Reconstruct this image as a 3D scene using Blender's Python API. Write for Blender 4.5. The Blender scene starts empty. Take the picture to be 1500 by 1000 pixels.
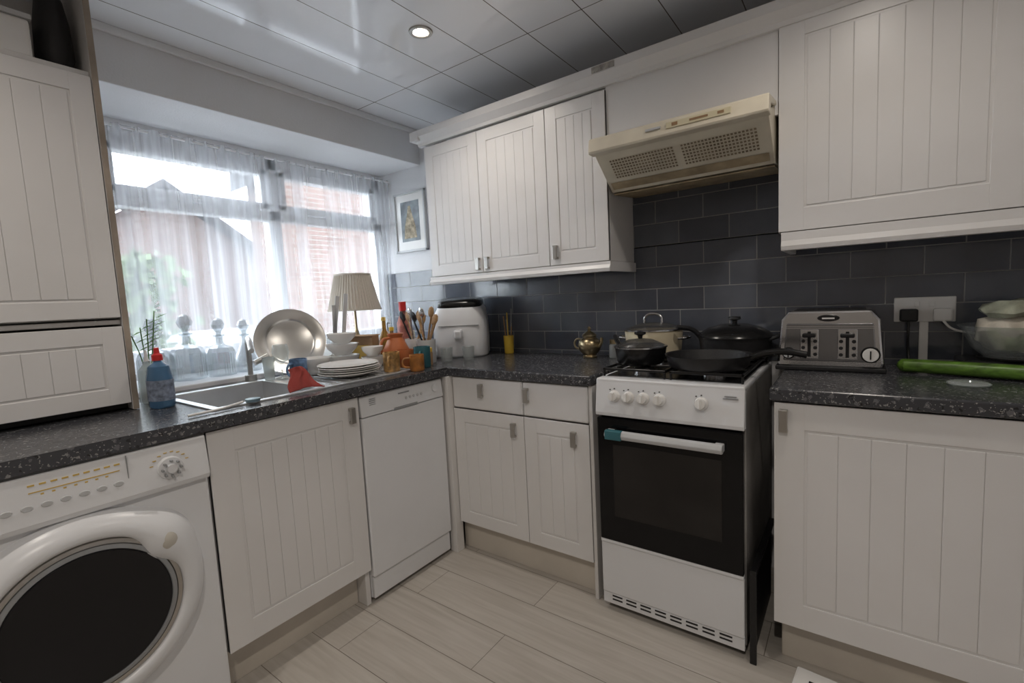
import bpy, bmesh, math, random
from mathutils import Matrix, Vector, Euler
random.seed(4)
S=bpy.context.scene; COL=bpy.context.collection
S.view_settings.view_transform='Standard';S.view_settings.look='None'
# ---------------------------------------------------------------- materials
def mat(name,col,rough=.5,metal=0,bump=0,bscale=40,var=0,vscale=6,trans=0,ior=1.45,coat=0,emit=None,es=1,stretch=None,alpha=1):
    m=bpy.data.materials.new(name);m.use_nodes=True;nt=m.node_tree;b=nt.nodes['Principled BSDF']
    b.inputs['Base Color'].default_value=(*col,1);b.inputs['Roughness'].default_value=rough;b.inputs['Metallic'].default_value=metal
    b.inputs['Transmission Weight'].default_value=trans;b.inputs['IOR'].default_value=ior;b.inputs['Coat Weight'].default_value=coat
    if emit: b.inputs['Emission Color'].default_value=(*emit,1);b.inputs['Emission Strength'].default_value=es
    tc=nt.nodes.new('ShaderNodeTexCoord');mp=nt.nodes.new('ShaderNodeMapping');nt.links.new(tc.outputs['Object'],mp.inputs[0])
    if stretch: mp.inputs['Scale'].default_value=stretch
    if var:
        n=nt.nodes.new('ShaderNodeTexNoise');n.inputs['Scale'].default_value=vscale;n.inputs['Detail'].default_value=5
        nt.links.new(mp.outputs[0],n.inputs['Vector'])
        r=nt.nodes.new('ShaderNodeValToRGB');r.color_ramp.elements[0].position=.3;r.color_ramp.elements[1].position=.7
        r.color_ramp.elements[0].color=(*[c*(1-var) for c in col],1);r.color_ramp.elements[1].color=(*[min(1,c*(1+var*.4)) for c in col],1)
        nt.links.new(n.outputs[0],r.inputs[0]);nt.links.new(r.outputs[0],b.inputs['Base Color'])
    if bump:
        n=nt.nodes.new('ShaderNodeTexNoise');n.inputs['Scale'].default_value=bscale;n.inputs['Detail'].default_value=4
        nt.links.new(mp.outputs[0],n.inputs['Vector'])
        bp=nt.nodes.new('ShaderNodeBump');bp.inputs['Strength'].default_value=bump;bp.inputs['Distance'].default_value=.01
        nt.links.new(n.outputs[0],bp.inputs['Height']);nt.links.new(bp.outputs[0],b.inputs['Normal'])
    return m
M={}
M['door']=mat('white_vinyl_door',(.77,.76,.755),.33,var=.05,vscale=3)
M['carc']=mat('carcass_white',(.73,.715,.70),.5,var=.05)
M['plinth']=mat('plinth_cream',(.62,.57,.50),.5,var=.1)
M['wall']=mat('wall_paint',(.77,.77,.785),.8,bump=.15,bscale=120,var=.06,vscale=2)
M['wallf']=mat('unseen_wall_darkened',(.44,.42,.40),.8,bump=.15,bscale=120,var=.06,vscale=2)  # tone darkened on the unseen wall so shiny surfaces reflect less light
M['wht']=mat('appliance_white',(.77,.78,.80),.28,var=.02)
M['cream']=mat('hood_cream',(.74,.68,.55),.4,var=.12,vscale=8)
M['grime']=mat('hood_grime',(.44,.35,.22),.6,var=.45,vscale=12)
M['slot']=mat('slot_dark',(.28,.22,.14),.7,var=.4,vscale=20)
M['chrome']=mat('brushed_nickel',(.50,.48,.45),.28,1,var=.1)
M['steel']=mat('stainless_steel',(.58,.58,.59),.16,1,bump=.03,bscale=200)
M['sinkst']=mat('brushed_sink_steel',(.66,.67,.68),.42,.85,var=.1)
M['blk']=mat('black_enamel',(.012,.012,.013),.22)
M['blkm']=mat('black_matte',(.016,.016,.018),.5,bump=.1)
M['ovglass']=mat('oven_glass',(.006,.006,.007),.08,ior=1.35)
M['ovwin']=mat('oven_window',(.022,.020,.019),.1,var=.3,vscale=5,ior=1.35)
M['upvc']=mat('upvc',(.82,.83,.85),.3)
M['ceram']=mat('white_ceramic',(.80,.79,.77),.15,var=.03)
M['terra']=mat('terracotta',(.55,.17,.06),.4,var=.2)
M['teal']=mat('teal_glaze',(.05,.17,.20),.25,var=.2)
M['red']=mat('red_plastic',(.6,.03,.03),.35,var=.1)
M['redcloth']=mat('red_cloth',(.40,.07,.06),.9,bump=.6,bscale=300,var=.2)
M['blue']=mat('blue_liquid',(.10,.22,.38),.15,var=.1,trans=.3)
M['wood']=mat('wood',(.42,.24,.10),.55,var=.4,vscale=9,stretch=(1,1,8))
M['brass']=mat('aged_brass',(.45,.36,.22),.3,1,var=.4,vscale=30)
M['green']=mat('cucumber_skin',(.11,.22,.03),.35,var=.65,vscale=22,stretch=(1,3,3))
M['leaf']=mat('leaf',(.10,.22,.05),.6,var=.4)
M['greyp']=mat('grey_plastic',(.30,.31,.32),.4)
M['lgrey']=mat('light_grey_plastic',(.55,.56,.57),.35)
M['dark']=mat('dark_void',(.03,.028,.025),.8,var=.3)
M['lamp']=mat('pleated_shade',(.55,.50,.43),.9,var=.05)
M['yel']=mat('yellow_plastic',(.75,.50,.06),.45)
M['brown']=mat('brown_card',(.35,.22,.12),.8,var=.3)
M['edge']=mat('worn_edging',(.40,.34,.28),.7,var=.4)
M['cable']=mat('cable_black',(.02,.02,.02),.4)
M['creampot']=mat('cream_enamel',(.78,.69,.50),.2,var=.05)
M['bread']=mat('bagged_bread',(.62,.57,.48),.4,var=.4,vscale=14,bump=.5,bscale=25)
M['greenveg']=mat('bagged_greens',(.42,.44,.34),.3,var=.5,vscale=16,bump=.6,bscale=30)
M['emit']=mat('bulb',(1,1,1),.5,emit=(1,.86,.68),es=25)
M['gold']=mat('gold_ink',(.65,.45,.12),.5)
def thin(name,col,tw,gl=.1,rough=.05,base=None):
    m=bpy.data.materials.new(name);m.use_nodes=True;nt=m.node_tree;nt.nodes.clear();N=nt.nodes.new
    o=N('ShaderNodeOutputMaterial');t=N('ShaderNodeBsdfTransparent');t.inputs[0].default_value=(*col,1)
    g=N('ShaderNodeBsdfGlossy');g.inputs['Roughness'].default_value=rough
    a=N('ShaderNodeMixShader');a.inputs[0].default_value=gl;nt.links.new(t.outputs[0],a.inputs[1]);nt.links.new(g.outputs[0],a.inputs[2])
    last=a
    if base:
        d=N('ShaderNodeBsdfPrincipled');d.inputs['Base Color'].default_value=(*base,1);d.inputs['Roughness'].default_value=.2
        b=N('ShaderNodeMixShader');b.inputs[0].default_value=1-tw;nt.links.new(a.outputs[0],b.inputs[1]);nt.links.new(d.outputs[0],b.inputs[2]);last=b
    nt.links.new(last.outputs[0],o.inputs[0]);return m
M['pane']=thin('window_glass',(.97,.98,.98),1,.05)
M['clear']=thin('clear_plastic',(.9,.93,.93),.65,.15,.1,(.7,.75,.75))
M['film']=thin('clear_bowl_plastic',(.93,.95,.95),.86,.16,.08,(.75,.78,.78))
M['glass']=thin('cut_glass',(.86,.89,.91),.80,.30,.04,(.62,.68,.72))
M['lid']=thin('glass_lid',(.75,.75,.74),.6,.25,.05,(.12,.12,.12))
M['porthole']=mat('porthole_glass',(.010,.010,.012),.07,ior=1.4)
def tex_tile():
    m=bpy.data.materials.new('slate_metro_tile');m.use_nodes=True;nt=m.node_tree;b=nt.nodes['Principled BSDF'];N=nt.nodes.new;L=nt.links.new
    g=N('ShaderNodeNewGeometry');s=N('ShaderNodeSeparateXYZ');L(g.outputs['Position'],s.inputs[0])
    a1=N('ShaderNodeMath');a1.operation='ADD';a1.inputs[1].default_value=-1.31+.21*20;L(s.outputs[0],a1.inputs[0])
    a2=N('ShaderNodeMath');a2.operation='ADD';a2.inputs[1].default_value=-.93+2;L(s.outputs[2],a2.inputs[0])
    c=N('ShaderNodeCombineXYZ');L(a1.outputs[0],c.inputs[0]);L(a2.outputs[0],c.inputs[1])
    k=N('ShaderNodeTexBrick');k.inputs['Scale'].default_value=1;k.inputs['Brick Width'].default_value=.21;k.inputs['Row Height'].default_value=.1
    k.inputs['Mortar Size'].default_value=.0022;k.inputs['Mortar Smooth'].default_value=.3;k.inputs['Bias'].default_value=0
    k.inputs['Color1'].default_value=(.068,.075,.096,1);k.inputs['Color2'].default_value=(.112,.125,.152,1);k.inputs['Mortar'].default_value=(.27,.27,.27,1)
    L(c.outputs[0],k.inputs['Vector'])
    n=N('ShaderNodeTexNoise');n.inputs['Scale'].default_value=7;n.inputs['Detail'].default_value=6;L(g.outputs['Position'],n.inputs['Vector'])
    mx=N('ShaderNodeMixRGB');mx.blend_type='MULTIPLY';mx.inputs[0].default_value=.5;L(k.outputs['Color'],mx.inputs[1]);L(n.outputs['Fac'],mx.inputs[2])
    g2=N('ShaderNodeMixRGB');g2.blend_type='MULTIPLY';g2.inputs[0].default_value=1;g2.inputs[2].default_value=(1.3,1.3,1.3,1);L(mx.outputs[0],g2.inputs[1])
    L(g2.outputs[0],b.inputs['Base Color'])
    r=N('ShaderNodeMapRange');r.inputs['To Min'].default_value=.13;r.inputs['To Max'].default_value=.7;L(k.outputs['Fac'],r.inputs['Value']);L(r.outputs[0],b.inputs['Roughness'])
    b.inputs['IOR'].default_value=1.65
    bp=N('ShaderNodeBump');bp.inputs['Strength'].default_value=.5;bp.inputs['Distance'].default_value=.003;bp.invert=True;L(k.outputs['Fac'],bp.inputs['Height'])
    n2=N('ShaderNodeTexNoise');n2.inputs['Scale'].default_value=9;L(g.outputs['Position'],n2.inputs['Vector'])
    b2=N('ShaderNodeBump');b2.inputs['Strength'].default_value=.2;b2.inputs['Distance'].default_value=.01;L(n2.outputs[0],b2.inputs['Height']);L(bp.outputs[0],b2.inputs['Normal']);L(b2.outputs[0],b.inputs['Normal'])
    return m
M['tile']=tex_tile()
def tex_top():
    m=bpy.data.materials.new('speckled_worktop');m.use_nodes=True;nt=m.node_tree;b=nt.nodes['Principled BSDF'];N=nt.nodes.new;L=nt.links.new
    g=N('ShaderNodeNewGeometry');base=(.052,.054,.062,1)
    dn=N('ShaderNodeTexNoise');dn.inputs['Scale'].default_value=90;L(g.outputs['Position'],dn.inputs['Vector'])
    vm=N('ShaderNodeVectorMath');vm.operation='MULTIPLY_ADD';vm.inputs[1].default_value=(.02,.02,.02);L(dn.outputs['Color'],vm.inputs[0]);L(g.outputs['Position'],vm.inputs[2])
    prev=None
    for sc,th,cc,pr in ((45,.30,(.13,.13,.14,1),.45),(95,.32,(.24,.24,.24,1),.30),(70,.30,(.022,.022,.024,1),.4),(190,.3,(.32,.31,.30,1),.2)):
        v=N('ShaderNodeTexVoronoi');v.inputs['Scale'].default_value=sc;v.inputs['Randomness'].default_value=1;L(vm.outputs[0],v.inputs['Vector'])
        nz=N('ShaderNodeTexWhiteNoise');L(v.outputs['Position'],nz.inputs['Vector'])
        a=N('ShaderNodeMath');a.operation='LESS_THAN';a.inputs[1].default_value=th;L(v.outputs['Distance'],a.inputs[0])
        c=N('ShaderNodeMath');c.operation='LESS_THAN';c.inputs[1].default_value=pr;L(nz.outputs['Value'],c.inputs[0])
        d=N('ShaderNodeMath');d.operation='MULTIPLY';L(a.outputs[0],d.inputs[0]);L(c.outputs[0],d.inputs[1])
        mx=N('ShaderNodeMixRGB');L(d.outputs[0],mx.inputs[0]);mx.inputs[2].default_value=cc
        if prev: L(prev.outputs[0],mx.inputs[1])
        else: mx.inputs[1].default_value=base
        prev=mx
    L(prev.outputs[0],b.inputs['Base Color']);b.inputs['Roughness'].default_value=.24
    return m
M['top']=tex_top()
def tex_planks(name,c1,c2,bw,rh,mort,rough,swap=False,offx=0,offy=0,grain=True,gap=(.1,.09,.08,1),bumpd=.002,off=.37,yz=False,ior=1.45):
    m=bpy.data.materials.new(name);m.use_nodes=True;nt=m.node_tree;b=nt.nodes['Principled BSDF'];N=nt.nodes.new;L=nt.links.new
    g=N('ShaderNodeNewGeometry');s=N('ShaderNodeSeparateXYZ');L(g.outputs['Position'],s.inputs[0])
    u,v=(1,0) if swap else (0,1)
    if yz:u,v=1,2
    a1=N('ShaderNodeMath');a1.operation='ADD';a1.inputs[1].default_value=offx;L(s.outputs[u],a1.inputs[0])
    a2=N('ShaderNodeMath');a2.operation='ADD';a2.inputs[1].default_value=offy;L(s.outputs[v],a2.inputs[0])
    c=N('ShaderNodeCombineXYZ');L(a1.outputs[0],c.inputs[0]);L(a2.outputs[0],c.inputs[1])
    k=N('ShaderNodeTexBrick');k.offset=off;k.inputs['Scale'].default_value=1;k.inputs['Brick Width'].default_value=bw;k.inputs['Row Height'].default_value=rh
    k.inputs['Mortar Size'].default_value=mort;k.inputs['Mortar Smooth'].default_value=.2
    k.inputs['Color1'].default_value=(*c1,1);k.inputs['Color2'].default_value=(*c2,1);k.inputs['Mortar'].default_value=gap
    L(c.outputs[0],k.inputs['Vector']);out=k.outputs['Color']
    if grain:
        mp=N('ShaderNodeMapping');mp.inputs['Scale'].default_value=(2.0,30,1);L(c.outputs[0],mp.inputs[0])
        n=N('ShaderNodeTexNoise');n.inputs['Scale'].default_value=1.6;n.inputs['Detail'].default_value=8;n.inputs['Distortion'].default_value=.6;L(mp.outputs[0],n.inputs['Vector'])
        r=N('ShaderNodeValToRGB');r.color_ramp.elements[0].position=.3;r.color_ramp.elements[0].color=(.86,.85,.83,1);r.color_ramp.elements[1].position=.65;r.color_ramp.elements[1].color=(1.03,1.03,1.03,1);L(n.outputs[0],r.inputs[0])
        mx=N('ShaderNodeMixRGB');mx.blend_type='MULTIPLY';mx.inputs[0].default_value=1;L(out,mx.inputs[1]);L(r.outputs[0],mx.inputs[2]);out=mx.outputs[0]
    L(out,b.inputs['Base Color']);b.inputs['Roughness'].default_value=rough;b.inputs['IOR'].default_value=ior
    bp=N('ShaderNodeBump');bp.invert=True;bp.inputs['Strength'].default_value=.6;bp.inputs['Distance'].default_value=bumpd;L(k.outputs['Fac'],bp.inputs['Height']);L(bp.outputs[0],b.inputs['Normal'])
    return m
M['floor']=tex_planks('light_oak_laminate',(.49,.455,.415),(.535,.50,.455),1.25,.19,.0014,.40,offx=5.1,offy=5.13,gap=(.22,.19,.16,1))
M['ceil']=tex_planks('gloss_ceiling_cladding',(.86,.87,.90),(.88,.89,.92),2.6,.25,.0022,.07,swap=True,offx=.46+2.6*2,offy=4.95,grain=False,gap=(.14,.12,.11,1),off=0,bumpd=.003,ior=1.9)
M['brick']=tex_planks('red_brick',(.135,.085,.074),(.165,.108,.095),.22,.075,.008,.9,grain=False,gap=(.18,.17,.155,1),yz=True)
def tex_curtain():
    m=bpy.data.materials.new('sheer_voile');m.use_nodes=True;nt=m.node_tree;nt.nodes.clear();N=nt.nodes.new;L=nt.links.new
    o=N('ShaderNodeOutputMaterial');t=N('ShaderNodeBsdfTransparent');tl=N('ShaderNodeBsdfTranslucent');tl.inputs[0].default_value=(.80,.84,.90,1)
    d=N('ShaderNodeBsdfDiffuse');d.inputs[0].default_value=(.86,.87,.90,1)
    a=N('ShaderNodeMixShader');a.inputs[0].default_value=.45;L(tl.outputs[0],a.inputs[1]);L(d.outputs[0],a.inputs[2])
    g=N('ShaderNodeNewGeometry');mp=N('ShaderNodeMapping');mp.inputs['Scale'].default_value=(1,14,.30);L(g.outputs['Position'],mp.inputs[0])
    n=N('ShaderNodeTexNoise');n.inputs['Scale'].default_value=1.5;n.inputs['Detail'].default_value=4;L(mp.outputs[0],n.inputs['Vector'])
    r=N('ShaderNodeMapRange');r.inputs['From Min'].default_value=.3;r.inputs['From Max'].default_value=.7;r.inputs['To Min'].default_value=.16;r.inputs['To Max'].default_value=.55;L(n.outputs[0],r.inputs['Value'])
    b=N('ShaderNodeMixShader');L(r.outputs[0],b.inputs[0]);L(t.outputs[0],b.inputs[1]);L(a.outputs[0],b.inputs[2]);L(b.outputs[0],o.inputs[0]);return m
M['curt']=tex_curtain()
# ---------------------------------------------------------------- helpers
def G(name,loc=(0,0,0),rz=0):
    e=bpy.data.objects.new(name,None);e.empty_display_size=.05;e.location=loc;e.rotation_euler=(0,0,rz);COL.objects.link(e);return e
def mt(m): return M[m] if isinstance(m,str) else m
def mk(name,vs,fs,m,par=None,smooth=False,loc=(0,0,0),rot=(0,0,0),bev=0,seg=2):
    me=bpy.data.meshes.new(name);me.from_pydata([tuple(v) for v in vs],[],fs);me.update()
    bm=bmesh.new();bm.from_mesh(me);bmesh.ops.recalc_face_normals(bm,faces=bm.faces);bm.to_mesh(me);bm.free()
    me.materials.append(mt(m))
    ob=bpy.data.objects.new(name,me);COL.objects.link(ob);ob.location=loc;ob.rotation_euler=rot
    if par: ob.parent=par
    if smooth:
        for p in me.polygons:p.use_smooth=True
    if bev:
        b=ob.modifiers.new('b','BEVEL');b.width=bev;b.segments=seg;b.limit_method='ANGLE';b.angle_limit=math.radians(40)
    return ob
def boxes(name,L,m,par=None,bev=.002,loc=(0,0,0),rot=(0,0,0),seg=2):
    vs=[];fs=[]
    for x0,x1,y0,y1,z0,z1 in L:
        x0,x1=sorted((x0,x1));y0,y1=sorted((y0,y1));z0,z1=sorted((z0,z1));k=len(vs)
        vs+=[(x0,y0,z0),(x1,y0,z0),(x1,y1,z0),(x0,y1,z0),(x0,y0,z1),(x1,y0,z1),(x1,y1,z1),(x0,y1,z1)]
        fs+=[[k+i for i in f] for f in ((0,3,2,1),(4,5,6,7),(0,1,5,4),(1,2,6,5),(2,3,7,6),(3,0,4,7))]
    return mk(name,vs,fs,m,par,loc=loc,rot=rot,bev=bev,seg=seg)
def box(name,x0,x1,y0,y1,z0,z1,m,par=None,bev=.002,**k): return boxes(name,[(x0,x1,y0,y1,z0,z1)],m,par,bev,**k)
def lathe(name,prof,m,par=None,loc=(0,0,0),rot=(0,0,0),n=40,smooth=True,sx=1,sy=1,cap=True):
    vs=[];fs=[]
    for r,z in prof:
        for i in range(n):
            a=2*math.pi*i/n;vs.append((r*math.cos(a)*sx,r*math.sin(a)*sy,z))
    for j in range(len(prof)-1):
        for i in range(n): fs.append([j*n+i,j*n+(i+1)%n,(j+1)*n+(i+1)%n,(j+1)*n+i])
    if cap and prof[0][0]>1e-5: fs.append([i for i in range(n)][::-1])
    if cap and prof[-1][0]>1e-5: fs.append([(len(prof)-1)*n+i for i in range(n)])
    ob=mk(name,vs,fs,m,par,smooth,loc,rot)
    bm=bmesh.new();bm.from_mesh(ob.data);bmesh.ops.remove_doubles(bm,verts=bm.verts,dist=1e-6);bmesh.ops.recalc_face_normals(bm,faces=bm.faces);bm.to_mesh(ob.data);bm.free()
    md=ob.modifiers.new('es','EDGE_SPLIT');md.split_angle=math.radians(38)
    return ob
def cyl(name,r,h,m,par=None,loc=(0,0,0),rot=(0,0,0),n=32,r2=None,b=.001):
    r2=r if r2 is None else r2
    return lathe(name,[(0,0),(r-b,0),(r,b),(r2,h-b),(r2-b,h),(0,h)],m,par,loc,rot,n)
def tube(name,pts,r,m,par=None,n=10,loc=(0,0,0),closed=False):
    cu=bpy.data.curves.new(name,'CURVE');cu.dimensions='3D';sp=cu.splines.new('BEZIER');sp.bezier_points.add(len(pts)-1)
    for p,b in zip(pts,sp.bezier_points): b.co=p;b.handle_left_type=b.handle_right_type='AUTO'
    sp.use_cyclic_u=closed;cu.bevel_depth=r;cu.bevel_resolution=3;cu.use_fill_caps=True;cu.resolution_u=8
    t=bpy.data.objects.new(name,cu);COL.objects.link(t);me=bpy.data.meshes.new_from_object(t.evaluated_get(bpy.context.evaluated_depsgraph_get()));bpy.data.objects.remove(t)
    me.materials.clear();me.materials.append(mt(m));ob=bpy.data.objects.new(name,me);COL.objects.link(ob);ob.location=loc
    for p in me.polygons:p.use_smooth=True
    if par:ob.parent=par
    return ob
def prism(name,prof,a0,a1,m,par=None,axis='x',bev=.002,loc=(0,0,0),rot=(0,0,0),smooth=False):
    def P(a,p,q): return {'x':(a,p,q),'y':(p,a,q),'z':(p,q,a)}[axis]
    n=len(prof);vs=[P(a0,*p) for p in prof]+[P(a1,*p) for p in prof]
    fs=[list(range(n)),list(range(n,2*n))[::-1]]+[[i,(i+1)%n,n+(i+1)%n,n+i] for i in range(n)]
    return mk(name,vs,fs,m,par,smooth,loc,rot,bev)
class Face:
    """cabinet front helper. S: plane y=p facing -y, u=x ; E: plane x=p facing +x, u=y"""
    def __init__(s,k,p): s.k=k;s.p=p
    def b(s,u0,u1,d0,d1,z0,z1):
        return (u0,u1,s.p-d1,s.p-d0,z0,z1) if s.k=='S' else (s.p+d0,s.p+d1,u0,u1,z0,z1)
def door(F,u0,u1,z0,z1,par,fr=.062,n=None,name='door_front',m='door'):
    g=.0015;u0+=g;u1-=g;z0+=g;z1-=g;t=.019;L=[F.b(u0,u1,0,.0155,z0,z1)]
    L+=[F.b(u0,u0+fr,0.002,t,z0,z1),F.b(u1-fr,u1,0.002,t,z0,z1),F.b(u0+fr-.001,u1-fr+.001,0.002,t,z0,z0+fr),F.b(u0+fr-.001,u1-fr+.001,0.002,t,z1-fr,z1)]
    a=u0+fr+.007;b=u1-fr-.007
    if n is None:n=max(2,round((b-a)/.055))
    w=(b-a)/n;e=.0003
    for i in range(n): L.append(F.b(a+i*w+e,a+(i+1)*w-e,0.002,t-.0008,z0+fr+.007,z1-fr-.007))
    return boxes(name,L,m,par,bev=.0016)
def handle(F,u,z,par,name='handle',w=.022,h=.062):
    L=[F.b(u-w/2,u+w/2,.016,.034,z+h/2-.010,z+h/2),F.b(u-w/2,u+w/2,.016,.034,z-h/2,z-h/2+.010),F.b(u-w/2,u+w/2,.030,.037,z-h/2,z+h/2)]
    boxes(name,L,'chrome',par,bev=.002)
# ---------------------------------------------------------------- room
box('floor',-.6,3.5,-3.7,.1,-.1,0,'floor',bev=0)
box('ceiling',-.6,3.5,-3.7,.1,2.311,2.41,'ceil',bev=0)
box('wall_back',-.6,3.5,0,.1,0,2.311,'wall',bev=0)
box('wall_right',3.4,3.5,-3.7,0,0,2.311,'wall',bev=0)
box('wall_front',-.6,3.4,-3.7,-3.6,0,2.311,'wallf',bev=0)
WY0,WY1,WZ0,WZ1=-1.58,-.03,1.0,2.06
boxes('wall_left',[(-.21,-.11,-3.6,-1.62,0,2.311),(-.6,-.21,-1.72,-1.62,0,2.311),(-.6,-.5,-1.62,0,0,WZ0),(-.6,-.5,-1.62,0,WZ1,2.311),(-.6,-.5,-1.62,WY0,WZ0,WZ1),(-.6,-.5,WY1,0,WZ0,WZ1),
 (-.21,-.11,-1.62,0,0,.88)],'wall',bev=0)
box('trim_bulkhead',-.5,-.11,-1.62,0,2.10,2.311,'wall',bev=.004)
box('trim_window_sill',-.5,-.075,-1.62,-.0,.88,.93,'upvc',bev=.006)
box('trim_ceiling_edge',-.11,-.095,-1.62,0,2.28,2.311,'upvc',bev=.004)
boxes('wall_tile_splashback',[(-.5,3.4,-.009,0,.91,1.43),(1.2,2.2,-.009,0,1.425,1.80)],'tile',bev=0)
w=G('window_1')
fx0,fx1=-.57,-.50
my=-.775;tz=1.75
L=[(fx0,fx1,WY0,WY1,WZ0,WZ0+.06),(fx0,fx1,WY0,WY1,WZ1-.06,WZ1),(fx0,fx1,WY0,WY0+.06,WZ0,WZ1),(fx0,fx1,WY1-.06,WY1,WZ0,WZ1),(fx0,fx1,my-.035,my+.035,WZ0,WZ1),(fx0,fx1,WY0,WY1,tz-.03,tz+.03)]
boxes('frame',L,'upvc',w,bev=.005)
L=[]
for a,b in((WY0+.06,my-.035),(my+.035,WY1-.06)):
    z0,z1=tz+.03,WZ1-.06
    L+=[(fx0+.01,fx1+.012,a-.01,b+.01,z0-.01,z0+.035),(fx0+.01,fx1+.012,a-.01,b+.01,z1-.035,z1+.01),(fx0+.01,fx1+.012,a-.01,a+.035,z0,z1),(fx0+.01,fx1+.012,b-.035,b+.01,z0,z1)]
boxes('sash',L,'upvc',w,bev=.005)
boxes('latch',[(fx1+.012,fx1+.03,-1.2,-1.1,tz+.035,tz+.05),(fx1+.012,fx1+.03,-.45,-.35,tz+.035,tz+.05)],'upvc',w)
box('pane',-.54,-.537,WY0+.02,WY1-.02,WZ0+.02,WZ1-.02,'pane',w,bev=0)
def curtain():
    vs=[];fs=[];ny=420;nz=26;y0,y1=-1.60,-.015;z0,z1=.965,2.05
    ph=[random.uniform(0,6.28) for _ in range(6)]
    for j in range(nz+1):
        t=j/nz;z=z0+(z1-z0)*t
        for i in range(ny+1):
            s=i/ny;y=y0+(y1-y0)*s
            a=.010*math.sin(s*150+ph[0]+1.3*math.sin(s*9+ph[1]))+.012*math.sin(s*67+ph[2]+.8*math.sin(s*5))*(1-.5*t)+.006*math.sin(s*260+ph[3])*t
            vs.append((-.415+a,y+.006*math.sin(s*90+3*t)*(1-t),z+.006*math.sin(s*8)))
    for j in range(nz):
        for i in range(ny):
            k=j*(ny+1)+i;fs.append([k,k+1,k+ny+2,k+ny+1])
    return vs,fs
cg=G('net_curtain');v,f=curtain();mk('voile',v,f,'curt',cg,smooth=True)
tube('wire',[(-.415,-1.615,2.045),(-.415,-.8,2.04),(-.415,-.005,2.045)],.006,'upvc',cg)
# outside
M['roof']=mat('roof_tile',(.06,.056,.058),.8,var=.3)
ho=G('neighbour_house')
box('brick_wall',-5.6,-5,1.55,9,-.5,6,'brick',ho,bev=0)
prism('verge',[(1.30,3.05),(1.62,3.35),(1.62,6.0),(1.50,6.0)],-5.62,-4.95,'roof',ho,axis='x',bev=0)
hb=G('gable_house')
prism('gable_wall',[(-.8,-.5),(4.6,-.5),(4.6,2.6),(3.3,2.7),(1.65,3.75),(-.1,2.6),(-.8,2.6)],-12.,-9.5,'brick',hb,axis='x',bev=0)
for nm,(a,b) in {'roof_l':((-.25,2.45),(1.65,3.85)),'roof_r':((1.65,3.85),(3.5,2.55))}.items():
    prism(nm,[a,b,(b[0],b[1]+.14),(a[0],a[1]+.14)],-12.2,-9.2,'roof',hb,axis='x',bev=0)
box('garden_wall',-4.75,-4.6,-6,1.5,-.5,1.0,mat('painted_block',(.30,.31,.32),.8,var=.1),bev=0)
box('patio_ground',-30,-.6,-15,15,-.6,-.5,mat('paving',(.14,.135,.13),.9,var=.2),bev=0)
hd=G('garden_hedge');vs=[];fs=[]
for i in range(650):
    c=Vector((random.uniform(-4,-3.4),random.gauss(-.55,.15),random.uniform(0.5,1.85)));a=Vector([random.gauss(0,1) for _ in range(3)]).normalized()*.07;b=Vector([random.gauss(0,1) for _ in range(3)]).normalized()*.05
    k=len(vs);vs+=[c-a,c+b,c+a,c-b];fs.append([k,k+1,k+2,k+3])
mk('foliage',vs,fs,mat('hedge_leaf',(.075,.105,.05),.7,var=.3),hd)
tube('trunk',[(-3.7,-.5,-.5),(-3.7,-.48,.4),(-3.72,-.5,1.2)],.05,'wood',hd)
# ---------------------------------------------------------------- worktops
wt=G('worktop')
def topbox(n,x0,x1,y0,y1): box(n,x0,x1,y0,y1,.871,.91,'top',wt,bev=.006,seg=3)
sx0,sx1,sy0,sy1=.06,.50,-1.56,-1.20
boxes('left_run',[(-.11,sx0,-3.0,-.001,.871,.91),(sx1,.61,-3.0,-.60,.871,.91),(sx0-.001,sx1+.001,-3.0,sy0,.871,.91),(sx0-.001,sx1+.001,sy1,-.001,.871,.91)],'top',wt,bev=.0)
topbox('back_run',.499,1.357,-.61,-.0095);topbox('right_run',1.958,3.39,-.61,-.0095)
sk=G('sink')
boxes('rim',[(sx0-.03,sx0+.005,sy0-.02,-.72,.908,.916),(sx1-.005,sx1+.02,sy0-.02,-.72,.908,.916),(sx0,sx1,sy0-.02,sy0+.005,.908,.916),(sx0,sx1,sy1-.005,sy1+.03,.908,.916),(sx0,sx1,-.74,-.72,.908,.916),(sx0,sx1,sy1+.02,-.73,.908,.912)],'sinkst',sk,bev=.002)
boxes('drainer_ribs',[(sx0+.05,sx1-.04,sy1+.07+i*.045,sy1+.08+i*.045,.911,.9155) for i in range(8)],'sinkst',sk,bev=.002)
boxes('bowl',[(sx0-.002,sx0+.004,sy0,sy1,.76,.909),(sx1-.004,sx1+.002,sy0,sy1,.76,.909),(sx0,sx1,sy0-.002,sy0+.004,.76,.909),(sx0,sx1,sy1-.004,sy1+.002,.76,.909),(sx0,sx1,sy0,sy1,.755,.762)],'sinkst',sk,bev=0)
cyl('drain',.035,.004,'chrome',sk,loc=(.28,-1.38,.762))
kt=G('kitchen_tap')
tube('spout',[(.0,-1.22,.91),(.0,-1.22,1.03),(.02,-1.23,1.09),(.10,-1.26,1.10),(.18,-1.29,1.06)],.011,'chrome',kt)
cyl('base',.024,.03,'chrome',kt,loc=(.0,-1.22,.911));cyl('lever',.012,.07,'chrome',kt,loc=(.0,-1.20,.99),rot=(-1.2,0,0))
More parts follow.
